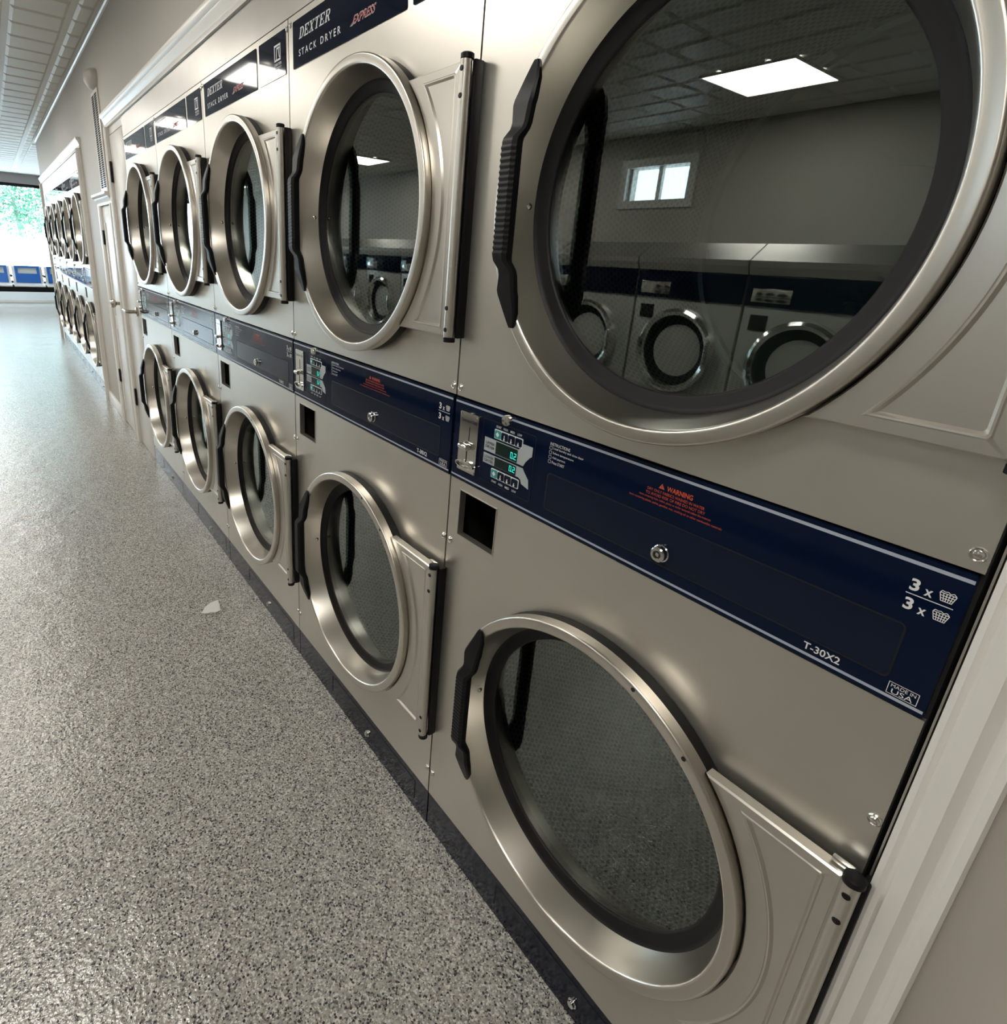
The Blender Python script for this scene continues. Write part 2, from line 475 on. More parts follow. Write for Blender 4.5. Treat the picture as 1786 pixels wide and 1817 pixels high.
# ceiling: slab with raised square pads
b = MB(); b.box(X_FAR - .15, X_R, Y_OP, 1.6, CE, CE + .08)
def pad(x0, x1, y0, y1):
    t, i = .010, .016
    vs = [(x0, y0, CE), (x1, y0, CE), (x1, y1, CE), (x0, y1, CE), (x0 + i, y0 + i, CE - t), (x1 - i, y0 + i, CE - t), (x1 - i, y1 - i, CE - t), (x0 + i, y1 - i, CE - t)]
    b.add(vs, [(0, 1, 5, 4), (1, 2, 6, 5), (2, 3, 7, 6), (3, 0, 4, 7), (4, 5, 6, 7)])
P_ = .305
nx0 = int((X_FAR + 4.85) / P_); nx1 = int((X_R + 4.85) / P_)
for i in range(nx0 + 1, nx1):
    xx = -4.85 + i * P_
    pad(xx + .008, xx + P_ - .008, -.115, -.03)
    for j in range(14):
        yy = -.15 - (j + 1) * P_ + .02
        pad(xx + .008, xx + P_ - .008, yy + .018, yy + P_ - .018)
    if xx < X_END - P_:
        for j in range(5): pad(xx + .008, xx + P_ - .008, -.03 + j * P_, -.03 + (j + 1) * P_ - .036)
struct(b.obj('ceiling', 'ceiling', smooth=0, fix=True))
b = MB(); b.profx([(.0035, CE - .001), (-.012, CE - .001), (-.012, CE - .006), (-.006, CE - .014), (.0035, CE - .016)], X_END + .04, X_R)
struct(b.obj('trim_2', 'trim'))
# crown mouldings above the banks
def crown_prof(z0, z1, d):
    h = z1 - z0
    return [(.0035, z0), (-.30 * d, z0), (-.34 * d, z0 + .16 * h), (-.26 * d, z0 + .24 * h), (-.42 * d, z0 + .42 * h), (-.62 * d, z0 + .56 * h), (-.66 * d, z0 + .64 * h), (-.9 * d, z0 + .72 * h), (-d, z0 + .8 * h), (-d, z1), (.0035, z1)]
b = MB(); b.profx(crown_prof(2.042, 2.118, .03), -4.54, .075); struct(b.obj('trim_3', 'trim'))
b = MB(); b.profx(crown_prof(2.07, 2.145, .026), -10.38, -5.86); struct(b.obj('trim_4', 'trim'))
# casings (profile across x)
def casing(x0, x1, z1, name, d=.022, mir=False, z0=0.):
    w_ = x1 - x0
    pr = [(0, .0035), (0, -.55 * d), (.10, -.75 * d), (.18, -.6 * d), (.26, -.95 * d), (.5, -1.0 * d), (.66, -.7 * d), (.74, -.72 * d), (.82, -.95 * d), (.95, -d), (1, -.8 * d), (1, .0035)]
    if mir: pr = [(1 - p[0], p[1]) for p in reversed(pr)]
    MBc = MB(); MBc.profz([(x0 + p[0] * w_, p[1]) for p in pr], z0, z1); return struct(MBc.obj(name, 'trim', smooth=20))
casing(.0085, .069, 2.042, 'trim_5', .022)
casing(-5.985, -5.90, 2.07, 'trim_6', .03)
casing(-10.38, -10.28, 2.07, 'trim_7', .03)
casing(-4.54, -4.455, 2.042, 'trim_8')
casing(-4.625, -4.56, 1.615, 'trim_9')
casing(-5.15, -5.085, 1.615, 'trim_10', mir=True)
b = MB(); b.profx(crown_prof(1.612, 1.682, .05), -5.18, -4.545); struct(b.obj('trim_11', 'trim'))
b = MB(); b.box(-5.90, -5.155, -.012, .0035, 0, .095, .004); struct(b.obj('baseboard_dryers', 'trim'))
b = MB(); b.box(.072, X_R, -.012, .0035, 0, .095, .004); struct(b.obj('baseboard_right', 'trim'))
# doors between the banks
def hinge(parent, x, z, h=.10):
    MB().box(x - .014, x + .014, -.016, -.004, z - h / 2, z + h / 2, .003).obj('hinge', 'black', parent)
d1 = struct(MB().box(-4.452, -4.008, .0, .035, .004, 1.995, .003).obj('door_1', 'door'))
for z in (.34, 1.79): hinge(d1, -4.452, z, .12)
b = MB(); b.lathe([(.028, 0), (.028, -.012), (.012, -.016), (.012, -.06)], (-4.09, 0, .965), n=24, caps=True)
b.box(-4.22, -4.078, -.072, -.052, .955, .975, .008); b.obj('door_handle', 'brass', d1)
b = MB(); b.box(-5.082, -4.628, .0, .03, .004, 1.61, .003)
for z0, z1 in ((.12, .75), (.85, 1.5)):
    b.profz([(-5.02, 0), (-5.01, -.008), (-4.995, -.008), (-4.985, 0)], z0, z1); b.profz([(-4.73, 0), (-4.72, -.008), (-4.705, -.008), (-4.695, 0)], z0, z1)
d2 = struct(b.obj('door_2', 'door'))
for z in (.38, 1.40): hinge(d2, -5.082, z)
b = MB(); b.lathe([(.03, 0), (.03, -.008), (.012, -.014), (.012, -.035), (.027, -.045), (.031, -.058), (.024, -.072), (.01, -.075)], (-4.665, 0, .966), n=24, caps=True)
b.obj('door_handle', 'brass', d2)
# narrow filler strips closing the banks
b = MB(); b.box(-4.455, -4.0, .003, .02, 2.0, 2.042); struct(b.obj('trim_12', 'door', smooth=0))
b = MB(); b.box(-10.28, -10.004, -.001, .02, 0, 2.07); struct(b.obj('trim_13', 'fascia', smooth=0))
b = MB(); b.box(0.0035, .0055, .0005, .05, 0, 2.042); struct(b.obj('trim_14', 'plate', smooth=0))
b = MB(); b.box(.0056, .0085, .012, .05, 0, 2.042); struct(b.obj('trim_15', 'dark', smooth=0))

# ================================================================== DRYER
CX, ZU, ZL, RI = .4165, 1.4630, .5290, .302

def make_door(root, z, upper):
    # door: lathed rim and funnel plus embossed hinge plate in one mesh
    b = MB()
    prof = [(.2640, .0200), (.2650, .0165), (.2660, .0130), (.2811, -.0375), (.2818, -.0395), (.2830, -.0418), (.2848, -.0428), (.2860, -.0430), (.2980, -.0430), (.2995, -.0428), (.3012, -.0418), (.3020, -.0400), (.3020, -.0385), (.3020, -.0215), (.3005, -.0200), (.2880, -.0195), (.2850, -.0100), (.2835, .0), (.2720, .0200)]
    b.lathe(prof, n=160)
    door = b.obj('door', 'rim', root, 40, loc=(CX, 0, z))
    # hinge plate
    b = MB()
    H, XR, N, NM = .2225, .3720, 48, 10
    def outline(r, h, xr, y, cr=0.):
        a = math.asin(h / r)
        left = [(r * math.cos(a - 2 * a * i / (N - 1)), h - 2 * h * 0) for i in range(0)]
        pts = []
        for i in range(N):
            t = a - 2 * a * i / (N - 1); pts.append((r * math.cos(t), y, r * math.sin(t)))
        # bottom edge to the right, right edge up, top edge back
        xb = r * math.cos(a)
        for i in range(1, NM): pts.append((xb + (xr - cr - xb) * i / NM, y, -h))
        for i in range(5):
            t = -PI / 2 + (PI / 2) * i / 4; pts.append((xr - cr + cr * math.cos(t), y, -h + cr + cr * math.sin(t)))
        for i in range(5):
            t = (PI / 2) * i / 4; pts.append((xr - cr + cr * math.cos(t), y, h - cr + cr * math.sin(t)))
        for i in range(NM - 1, 0, -1): pts.append((xb + (xr - cr - xb) * i / NM, y, h))
        return pts
    Ls = [outline(.3040, H, XR, -.012, .002), outline(.3040, H, XR, -.0265, .002), outline(.3062, H - .002, XR - .002, -.0290, .002), outline(.3320, .2085, XR - .0150, -.0290, .004),
          outline(.3335, .2070, XR - .0165, -.0302, .004), outline(.3355, .2050, XR - .0185, -.0300, .004), outline(.3385, .2020, XR - .0215, -.0262, .004)]
    n = len(Ls[0]); vs = sum(Ls, []); fs = []
    for j in range(len(Ls) - 1):
        for i in range(n):
            k = (i + 1) % n; fs.append((j * n + i, j * n + k, (j + 1) * n + k, (j + 1) * n + i))
    # centre fill: strip between arc and right side
    L0 = (len(Ls) - 1) * n
    fs.append(tuple(L0 + i for i in range(n)))
    b.add(vs, fs)
    b.obj('hinge_plate', 'plate', door, 30)
    b = MB(); b.lathe([(.2666, .0110), (.2640, .0140), (.2590, .0165), (.2460, .0185), (.2430, .0200), (.2420, .0230), (.2420, .0360), (.2700, .0360), (.2700, .0160)], n=128, closed=True)
    b.obj('gasket', 'rubber', door, 50)
    b = MB(); b.lathe([(.3008, -.0195), (.3008, -.0010), (.2800, -.001), (.2800, -.0125), (.2885, -.0185)], n=96, closed=True)
    b.obj('seal', 'rubber', door, 50)
    b = MB(); b.lathe([(.0001, .0220), (.2430, .0220), (.2430, .0260), (.0001, .0260)], n=96)
    b.obj('glass', 'glass', door, 0)
    # handle: lofted bar, blade shaped ends lying on the rim, ribbed grip standing off
    S = [(.1835, -.240, -.231, -.0460, -.0405), (.178, -.243, -.228, -.0475, -.0405), (.160, -.249, -.221, -.0540, -.0420), (.134, -.2590, -.2205, -.0610, -.0450), (.127, -.2605, -.2220, -.0620, -.0460),
         (.104, -.2570, -.2240, -.0640, -.0480), (.096, -.2575, -.2255, -.0660, -.0500), (.084, -.2630, -.2320, -.0740, -.0530), (.079, -.2640, -.2325, -.0750, -.0535)]
    z_ = .076; k = 0; ribs = []
    while z_ > -.074:
        o = .0009 if (k // 2) % 2 else 0
        ribs.append((z_, -.2640 - o, -.2325 + o * 0, -.0750 - o, -.0535)); z_ -= .0022 if k % 2 else .0018; k += 1
    S2 = S + ribs + [(-s[0], *s[1:]) for s in reversed(S)]
    vs = []; fs = []
    for (zz, xl, xr_, yf, yb) in S2:
        c = min(.25 * (xr_ - xl), .25 * (yb - yf)); 
        vs += [(xl + c, yf, zz), (xr_ - c, yf, zz), (xr_, yf + c, zz), (xr_, yb - c, zz), (xr_ - c, yb, zz), (xl + c, yb, zz), (xl, yb - c, zz), (xl, yf + c, zz)]
    for j in range(len(S2) - 1):
        for i in range(8): fs.append((j * 8 + i, j * 8 + (i + 1) % 8, (j + 1) * 8 + (i + 1) % 8, (j + 1) * 8 + i))
    fs.append(tuple(range(8))); fs.append(tuple(reversed(range(len(vs) - 8, len(vs)))))
    MB().add(vs, fs).obj('handle', 'black', door, 30)
    b = MB(); b.lathe([(.0055, 0), (.005, .0025), (.003, .004), (.0003, .0045)], (-.2705, 0, 0), n=16, axis='X')
    b.v = [(p[0], p[1] + .002, p[2]) for p in b.v]; b.obj('rivet', 'screw', door)
    # hinge: steel barrel with black bracket
    b = MB(); b.lathe([(.0100, -.2225), (.0100, .2225)], (.3800, -.0270, 0), n=20, axis='Z', caps=True)
    hb = b.obj('hinge_barrel', 'plate', door)
    for zz in (-.209, -.170, .170, .209): MB().lathe([(.0046, 0), (.0038, -.0012), (.0002, -.0013)], (.3810, -.0364, zz), n=12).obj('hinge_hole', 'black', hb)
    b = MB(); b.box(.3860, .3945, -.0190, -.0005, -.2240, .2240, .002)
    for s_ in (-1, 1): b.lathe([(.006, -.0045), (.0112, -.004), (.0112, .003), (.009, .0045), (.003, .005)], (.3812, -.0262, s_ * .2275), n=20, axis='Z', caps=True)
    b.obj('hinge_bracket', 'black', door)
    b = MB(); b.box(.355, .377, -.020, -.0125, .2245, .2305, .001); b.obj('hinge_pin', 'chrome', door)
    # drilled holes on the rim
    for ang in (72, 52) if not upper else ():
        a = math.radians(ang)
        MB().lathe([(.0034, .0), (.0001, -.0002)], (.2955 * math.cos(a), -.0437, .2955 * math.sin(a)), n=12).obj('rim_hole', 'dark', door)
    return door

def make_drum(root, z):
    R_, n = .36, 96
    prof = [(.286, .012), (.286, .055), (.300, .058), (R_, .062), (R_, .085), (R_, .62), (R_ - .003, .632), (R_ - .012, .636), (R_ - .016, .645), (.12, .652), (.118, .645), (.0005, .645)]
    vs = []; fs = []
    for r, h in prof:
        for i in range(n): a = 2 * PI * i / n; vs.append((r * math.cos(a), h, r * math.sin(a)))
    me = bpy.data.meshes.new('drum')
    for j in range(len(prof) - 1):
        for i in range(n):
            k = (i + 1) % n; fs.append((j * n + i, (j + 1) * n + i, (j + 1) * n + k, j * n + k))
    me.from_pydata(vs, [], fs)
    uvl = me.uv_layers.new(name='UVMap'); li = 0
    for j in range(len(prof) - 1):
        for i in range(n):
            for (jj, ii) in ((j, i), (j + 1, i), (j + 1, i + 1), (j, i + 1)):
                yv = prof[jj][1] if j == 4 else 0.
                uvl.data[li].uv = (2 * PI * R_ * ii / n, yv); li += 1
    me.materials.append(MAT['drum'])
    me.polygons.foreach_set('use_smooth', [True] * len(me.polygons)); me.set_sharp_from_angle(angle=math.radians(35))
    o = bpy.data.objects.new('drum', me); COL.objects.link(o); o.parent = root; o.location = (CX, 0, z)
    return o

def basket(mb, x0, x1, z0, z1, y):
    w_ = x1 - x0; h = z1 - z0; t = w_ * .055
    def q(a, c, d, e, tt=t):  # thin line from (a,c) to (d,e) in unit box
        p = Vector((x0 + a * w_, z0 + c * h)); r = Vector((x0 + d * w_, z0 + e * h)); dv = (r - p).normalized(); nn = Vector((-dv.y, dv.x)) * tt / 2
        mb.flat([tuple(p - nn), tuple(r - nn), tuple(r + nn), tuple(p + nn)], y)
    q(0, .78, .18, .04); q(1, .78, .82, .04); q(.15, .04, .85, .04); q(0, .78, 1, .78); q(.06, .54, .94, .54); q(.11, .3, .89, .3)
    for a, c in ((.22, .32), (.42, .44), (.61, .58), (.8, .71)): q(a, .78, c, .04)
    pts = [(.02, .80), (.1, .98), (.28, .92), (.45, .99), (.62, .86), (.8, .99), (.97, .82)]
    for a, c in zip(pts, pts[1:]): q(a[0], a[1], c[0], c[1])

def seg_digit(mb, d, x, z, w_, h, y):
    t = w_ * .2
    segs = {'a': (0, 1, h - t, h), 'd': (0, 1, 0, t), 'g': (0, 1, h / 2 - t / 2, h / 2 + t / 2), 'f': ('L', h / 2, h), 'e': ('L', 0, h / 2), 'b': ('R', h / 2, h), 'c': ('R', 0, h / 2)}
    on = {'0': 'abcdef', '2': 'abged'}[d]
    for s_ in on:
        v = segs[s_]
        if v[0] == 'L': mb.flat([(x, z + v[1]), (x + t, z + v[1]), (x + t, z + v[2]), (x, z + v[2])], y)
        elif v[0] == 'R': mb.flat([(x + w_ - t, z + v[1]), (x + w_, z + v[1]), (x + w_, z + v[2]), (x + w_ - t, z + v[2])], y)
        else: mb.flat([(x, z + v[2]), (x + w_, z + v[2]), (x + w_, z + v[3]), (x, z + v[3])], y)

def make_dryer():
    root = empty('stack_dryer')
    # body shell
    b = MB(); x0, x1 = .0012, .7988
    z1 = 1.934
    b.box(x0, x0 + .004, .006, 1.05, .0, z1); b.box(x1 - .004, x1, .006, 1.05, .0, z1); b.box(x0, x1, 1.045, 1.05, 0, z1)
    b.box(x0, x1, .006, 1.05, z1 - .004, z1); b.box(x0, x1, .006, 1.05, .0, .004)
    b.obj('cabinet', 'dark', root, 0)
    # stainless front skins
    a0, a1 = .0022, .7978
    def fold(mb, z0, z1_):
        mb.add([(a0, 0, z0), (a0, .02, z0), (a0, .02, z1_), (a0, 0, z1_), (a1, 0, z0), (a1, .02, z0), (a1, .02, z1_), (a1, 0, z1_)], [(0, 1, 2, 3), (4, 5, 6, 7), (0, 4, 5, 1), (3, 7, 6, 2)])
    b = MB(); hole_plate(b, a0, a1, 1.1295, 1.934, CX, ZU, .285, 0); fold(b, 1.1295, 1.934)
    b.obj('upper_panel', 'steel', root, 20)
    b = MB(); hole_plate(b, a0, a1, .111, .8365, CX, ZL, .285, 0)
    frame_plate(b, a0, a1, .8365, .961, .036, .145, .845, .9415, 0); fold(b, .111, .961)
    b.obj('lower_panel', 'steel', root, 20)
    b = MB(); 
    for q in ((.0345, .0362, .8435, .943), (.1448, .1465, .8435, .943), (.0345, .1465, .8435, .8452), (.0345, .1465, .9413, .943)): b.box(q[0], q[1], -.0012, .014, q[2], q[3])
    lo = b.obj('opening_frame', 'plate', root, 0)
    b = MB(); b.box(.03, .15, .16, .165, .83, .955); b.obj('opening_back', 'dark', lo, 0)
    # kick plate
    b = MB(); b.box(a0, a1, .002, .02, .002, .1095)
    kp = b.obj('kick_plate', 'kick', root, 0)
    b = MB(); b.lathe([(.0100, 0), (.0100, -.0016), (.0072, -.0022), (.0070, -.0070), (.0045, -.0085), (.0003, -.009)], (.49, .002, .041), n=12); b.obj('bolt', 'chrome', kp)
    b = MB()
    for q in ((.26, .262, .03, .09), (.26, .74, .0885, .09), (.739, .741, .03, .09)): b.box(q[0], q[1], .0012, .003, q[2], q[3])
    b.obj('access_seam', 'groove', kp, 0)
    # screws
    for (u, z) in ((.0105, 1.146), (.7885, 1.146), (.0125, .821), (.7905, .821), (.0125, .182), (.7915, .182), (.0165, 1.917), (.7935, 1.914)):
        screw_mb().obj('screw', 'screw', root, 30, loc=(u, 0, z))
    b = MB()
    # ------- control panel
    b = MB(); b.prism(rrect(.0040, .7955, .9640, 1.1265, .003, 3), -.003, .003)
    cp = b.obj('control_panel', 'navy', root, 20)
    Y = -.0036
    for z0, z1_ in ((1.1180, 1.1218), (.9688, .9722)): MB().flat([(.005, z0), (.7945, z0), (.7945, z1_), (.005, z1_)], Y).obj('stripe', 'stripe', cp, 0, False)
    # coin mechanism
    b = MB(); b.prism(rrect(.0250, .0800, .9870, 1.1050, .003, 3), -.0065, -.003)
    coin = b.obj('coin_plate', 'chrome', cp, 20)
    MB().box(.0545, .0562, -.0069, -.006, 1.050, 1.078).obj('coin_slot', 'dark', coin, 0); MB().box(.0500, .0530, -.0069, -.006, 1.004, 1.030).obj('lever_slot', 'dark', coin, 0)
    b = MB(); b.lathe([(.0062, -.012), (.0068, -.010), (.0068, .010), (.0062, .012)], (.0500, -.013, 1.039), n=20, axis='X', caps=True); b.lathe([(.004, 0), (.004, -.008)], (.05, -.006, 1.039), n=12)
    b.obj('coin_lever', 'chrome', coin)
    b = MB(); pr = []
    n = 36
    for k, (rx, rz, yy) in enumerate(((.0265, .0075, -.0065), (.0270, .0080, -.0125), (.0245, .0058, -.0130), (.0235, .0050, -.0070))):
        for i in range(n): a = 2 * PI * i / n; pr.append((.0525 + rx * math.cos(a), yy, 1.002 + rz * math.sin(a)))
    b.add(pr, [(k * n + i, k * n + (i + 1) % n, (k + 1) * n + (i + 1) % n, (k + 1) * n + i) for k in range(3) for i in range(n)]); b.obj('coin_return_cup', 'chrome', coin)
    for u, z in ((.0285, 1.1005), (.0765, 1.1005), (.0285, .9905), (.0765, .9905)): MB().lathe([(.0026, 0), (.0024, -.0012), (.0003, -.0016)], (u, -.0065, z), n=10).obj('plate_screw', 'screw', coin)
    b = MB(); text_geo(b, 'Quarters Only', .029, .077, 1.084, 1.0925, -.0068); b.obj('coin_lettering', 'navy_ink', coin, 0, False)
    # cam lock
    b = MB(); b.lathe([(.0095, 0), (.0095, -.009), (.0085, -.0105), (.0005, -.0108)], (.1570, -.003, 1.1170), n=24); b.box(.1563, .1577, -.0142, -.0135, 1.1125, 1.1215); b.obj('panel_lock', 'chrome', cp)
    # keypad overlay outline
    b = MB()
    def ring(mb, u0, u1, z0, z1_, r, t, y):
        A = rrect(u0, u1, z0, z1_, r); B = rrect(u0 + t, u1 - t, z0 + t, z1_ - t, max(r - t, .0003)); n_ = len(A)
        mb.add([(p[0], y, p[1]) for p in A + B], [(i, (i + 1) % n_, n_ + (i + 1) % n_, n_ + i) for i in range(n_)])
    ring(b, .0905, .2270, .9865, 1.1060, .004, .0009, Y); b.obj('keypad_edge', 'groove', cp, 0, False)
    # grey display bands with arrows
    for zt, zb, sgn in ((1.0715, 1.0460, 1), (1.0415, 1.0220, -1)):
        b = MB()
        if sgn > 0: P = [(.0980, 1.0720), (.1880, 1.0720), (.1960, 1.0790), (.1960, 1.0850), (.2215, 1.0850), (.2215, 1.0680), (.2170, 1.0650), (.2080, 1.0550), (.2030, 1.0460), (.0980, 1.0460)]
        else: P = [(.0980, 1.0420), (.2030, 1.0420), (.2080, 1.0360), (.2190, 1.0250), (.2215, 1.0085), (.2030, 1.0130), (.2000, 1.0200), (.1940, 1.0225), (.0980, 1.0225)]
        b.flat(P, Y)
        band = b.obj('display_band', 'grey_ink', cp, 0, False)
        b = MB(); b.flat([(.1300, zb + .001), (.1870, zb + .001), (.1870, zt - .001), (.1300, zt - .001)], Y - .0004); b.obj('display', 'lcd', band, 0, False)
        b = MB(); zz = zb + .005; hh = .0115 if sgn > 0 else .0105
        seg_digit(b, '0', .1700, zz, .0055, hh, Y - .0008); seg_digit(b, '2', .1790, zz, .0055, hh, Y - .0008); b.flat([(.1765, zz), (.1778, zz), (.1778, zz + .0016), (.1765, zz + .0016)], Y - .0008)
        b.obj('digits', 'led', band, 0, False)
        b = MB(); text_geo(b, 'UPPER' if sgn > 0 else 'LOWER', .1020, .1265, (zt + zb) / 2 + .0010, (zt + zb) / 2 + .0062, Y - .0004, bold=.01); text_geo(b, 'DRYER', .1020, .1265, (zt + zb) / 2 - .0062, (zt + zb) / 2 - .0010, Y - .0004, bold=.01)
        b.obj('band_lettering', 'navy_ink', band, 0, False)
    # buttons
    for z0, z1_ in ((1.0755, 1.0930), (1.0005, 1.0180)):
        b = MB(); b.prism(rrect(.1232, .1968, z0, z1_, .002), -.0040, -.003)
        strip = b.obj('button_strip', 'white_ink', cp, 20)
        for k in range(4):
            u = .1250 + k * .0180
            b = MB(); b.prism(rrect(u, u + .0162, z0 + .0016, z1_ - .0016, .0025), -.0052, -.0040); b.obj('button', 'teal' if k == 0 else 'navy2', strip, 20)
        b = MB(); zc = (z0 + z1_) / 2
        b.flat([(.1331, zc - .005), (.1378, zc), (.1331, zc + .005), (.1284, zc)], -.0056)
        for k in (1, 2, 3):
            u = .1331 + k * .018; hh = (0, .0062, .0048, .0034)[k]
            b.flat([(u - .0009, zc - .0045), (u + .0009, zc - .0045), (u + .0009, zc - .0035 + hh), (u - .0009, zc - .0035 + hh)], -.0056)
            b.flat([(u + 0.0022 * math.cos(t * PI / 4), zc - .0045 + .0022 * math.sin(t * PI / 4)) for t in range(8)], -.0056)
        b.obj('button_symbol', 'white_ink', strip, 0, False)
    # lettering in white
    for zt in (1.0958, .9912):
        b = MB()
        for k, s_ in enumerate(('START', 'HIGH', 'MED', 'LOW')):
            u = .1331 + k * .018; hw = .0068 if k == 0 else .0055
            text_geo(b, s_, u - hw, u + hw, zt, zt + .0042, Y, bold=.01)
        b.obj('keypad_lettering', 'white_ink', cp, 0, False)
    b = MB()
    text_geo(b, 'INSTRUCTIONS', .2590, .3010, 1.1010, 1.1060, Y)
    for k, (s_, wd) in enumerate((('Load laundry and close door', .063), ('Select temperature', .044), ('Add payment', .028), ('Press START', .027))):
        z = 1.0945 - k * .0078
        ring(b, .2585, .2640, z - .0005, z + .0050, .0008, .0005, Y)
        text_geo(b, s_, .2665, .2665 + wd, z, z + .0047, Y)
    b.obj('instruction_lettering', 'white_ink', cp, 0, False); b = MB()
    text_geo(b, '3', .7503, .7580, 1.0910, 1.1040, Y, bold=.03); text_geo(b, 'x', .7625, .7690, 1.0905, 1.0975, Y, bold=.02); basket(b, .7735, .7865, 1.0915, 1.1025, Y)
    b.flat([(.7490, 1.0868), (.7868, 1.0868), (.7868, 1.0877), (.7490, 1.0877)], Y)
    text_geo(b, '3', .7503, .7580, 1.0700, 1.0830, Y, bold=.03); text_geo(b, 'x', .7625, .7690, 1.0695, 1.0765, Y, bold=.02); basket(b, .7735, .7865, 1.0705, 1.0815, Y)
    b.obj('capacity_symbol', 'white_ink', cp, 0, False); b = MB()
    text_geo(b, 'T-30X2', .6785, .7165, .9762, .9852, Y, bold=.015); b.obj('model_lettering', 'white_ink', cp, 0, False); b = MB()
    ring(b, .7615, .7880, .9738, .9878, .0005, .0006, Y); text_geo(b, 'MADE IN', .7640, .7855, .9822, .9860, Y); text_geo(b, 'USA', .7655, .7840, .9752, .9808, Y)
    b.obj('origin_lettering', 'white_ink', cp, 0, False)
    # warning
    b = MB(); P = [(.4625, 1.0975), (.4715, 1.0975), (.4670, 1.1050)]
    b.flat(P, Y); text_geo(b, 'WARNING', .4750, .5130, 1.0970, 1.1042, Y, bold=.02)
    for s_, c0, c1, z in (('DRY ONLY FABRICS WASHED IN WATER', .446, .531, 1.0905), ('TO AVOID RISK OF FIRE DO NOT DRY', .444, .533, 1.0845), ('items containing foam, rubber, plastic or similar textured rubber-like materials', .435, .542, 1.0785), ('items containing plastic, paints, gasoline, wax, cooking oil or other combustible materials', .419, .558, 1.0725)):
        text_geo(b, s_, c0, c1, z, z + .0040, Y)
    b.obj('warning_lettering', 'red_ink', cp, 0, False)
    b = MB(); text_geo(b, '!', .4664, .4676, 1.0982, 1.1025, Y - .0003); b.obj('warning_mark', 'navy_ink', cp, 0, False)
    # drawer front
    b = MB(); b.prism(rrect(.2625, .7580, .9910, 1.0525, .005), -.0036, -.0031)
    dr = b.obj('coin_drawer', 'navy2', cp, 20)
    b = MB(); ring(b, .2606, .7599, .9889, 1.0546, .0066, .0022, -.0037); b.obj('drawer_groove', 'groove', dr, 0, False)
    b = MB(); b.lathe([(.0125, 0), (.0125, -.0012), (.0112, -.002), (.0110, -.009), (.0095, -.0105), (.0060, -.0106), (.0055, -.0095), (.0002, -.0095)], (.4850, -.0036, 1.0080), n=28); lk = b.obj('drawer_lock', 'chrome', dr)
    b = MB(); b.lathe([(.0052, 0), (.0036, -.0001)], (.4850, -.0142, 1.0080), n=20); b.flat([(.4880, 1.0068), (.4912, 1.0068), (.4912, 1.0092), (.4880, 1.0092)], -.0144); b.obj('keyway', 'dark', lk, 0, False)
    # ------- name plates
    for (u0, u1, nm) in ((.0330, .5680, 0), (.5900, .7830, 1)):
        b = MB(); b.prism(rrect(u0, u1, 1.8165, 1.9185, .004), -.0018, -.0002); npl = b.obj('name_plate', 'navy', root, 20)
        Yn = -.0022
        if nm == 0:
            b = MB(); slab_letters(b, 'DEXTER', .0720, .2540, 1.8745, 1.8975, Yn); b.obj('brand_lettering', 'white_ink', npl, 0, False); b = MB()
            for s_, c0, c1 in (('STACK', .0700, .1725), ('DRYER', .1950, .2980)):
                b = MB(); text_geo(b, s_, c0, c1, 1.8380, 1.8530, Yn, spacing=1.5, bold=.012); b.obj('type_lettering', 'white_ink', npl, 0, False)
            b = MB()
            for k in range(4): b.flat([(.3420 + k * .003, 1.8390 + k * .0016), (.3560 + k * .003, 1.8390 + k * .0016), (.3565 + k * .003, 1.8396 + k * .0016), (.3425 + k * .003, 1.8396 + k * .0016)], Yn)
            b.obj('speed_lines', 'white_ink', npl, 0, False)
            b = MB(); text_geo(b, 'EXPRESS', .3520, .4560, 1.8400, 1.8560, Yn, shear=.6, bold=.028); ex = b.obj('express_lettering', 'white_ink', npl, 0, False)
            b = MB(); text_geo(b, 'EXPRESS', .3530, .4550, 1.8408, 1.8552, Yn - .0004, shear=.6, bold=.006); b.obj('express_fill', 'pink_ink', ex, 0, False)
        else:
            b = MB(); ring(b, .7060, .7500, 1.8560, 1.8940, .0005, .0045, Yn)
            b.flat([(.7170, 1.8560), (.7215, 1.8560), (.7260, 1.8830), (.7430, 1.8830), (.7430, 1.8870), (.7225, 1.8870)], Yn)
            b.flat([(.7320, 1.8870), (.7370, 1.8870), (.7440, 1.8620), (.7395, 1.8620)], Yn)
            text_geo(b, 'DEXTER', .7080, .7560, 1.8455, 1.8515, Yn, bold=.02); text_geo(b, 'LAUNDRY', .7080, .7560, 1.8370, 1.8430, Yn)
            b.obj('emblem', 'white_ink', npl, 0, False)
    make_door(root, ZU, True); make_door(root, ZL, False)
    make_drum(root, ZU); make_drum(root, ZL)
    return root

near = ['nearest stacked dryer, huge at the right edge beside the white casing, with readable control panel',
        'second stacked dryer of the near bank, fully framed with slab serif name at the top',
        'third stacked dryer of the near bank, a ceiling light mirrored in its name plate',
        'fourth stacked dryer of the near bank, just right of the last one',
        'last stacked dryer of the near bank, touching the narrow white door with the lever']
far = ['first stacked dryer of the far bank, closest to the two narrow white doors',
       'second stacked dryer of the far bank, one behind its nearest unit',
       'middle stacked dryer of the far bank of five',
       'fourth stacked dryer of the far bank, last but one before the window',
       'farthest stacked dryer, at the window end of the far bank']
proto = make_dryer()
for i, lab in enumerate(near + far):
    d = proto if i == 0 else copy_tree(proto)
    x = -.8 * (i + 1) if i < 5 else -6.0 - .8 * (i - 4)
    d.location = (x, 0, 0)
    tag(d, lab, 'dryer', 'stainless stacked dryers in the near bank' if i < 5 else 'stainless stacked dryers in the far bank')

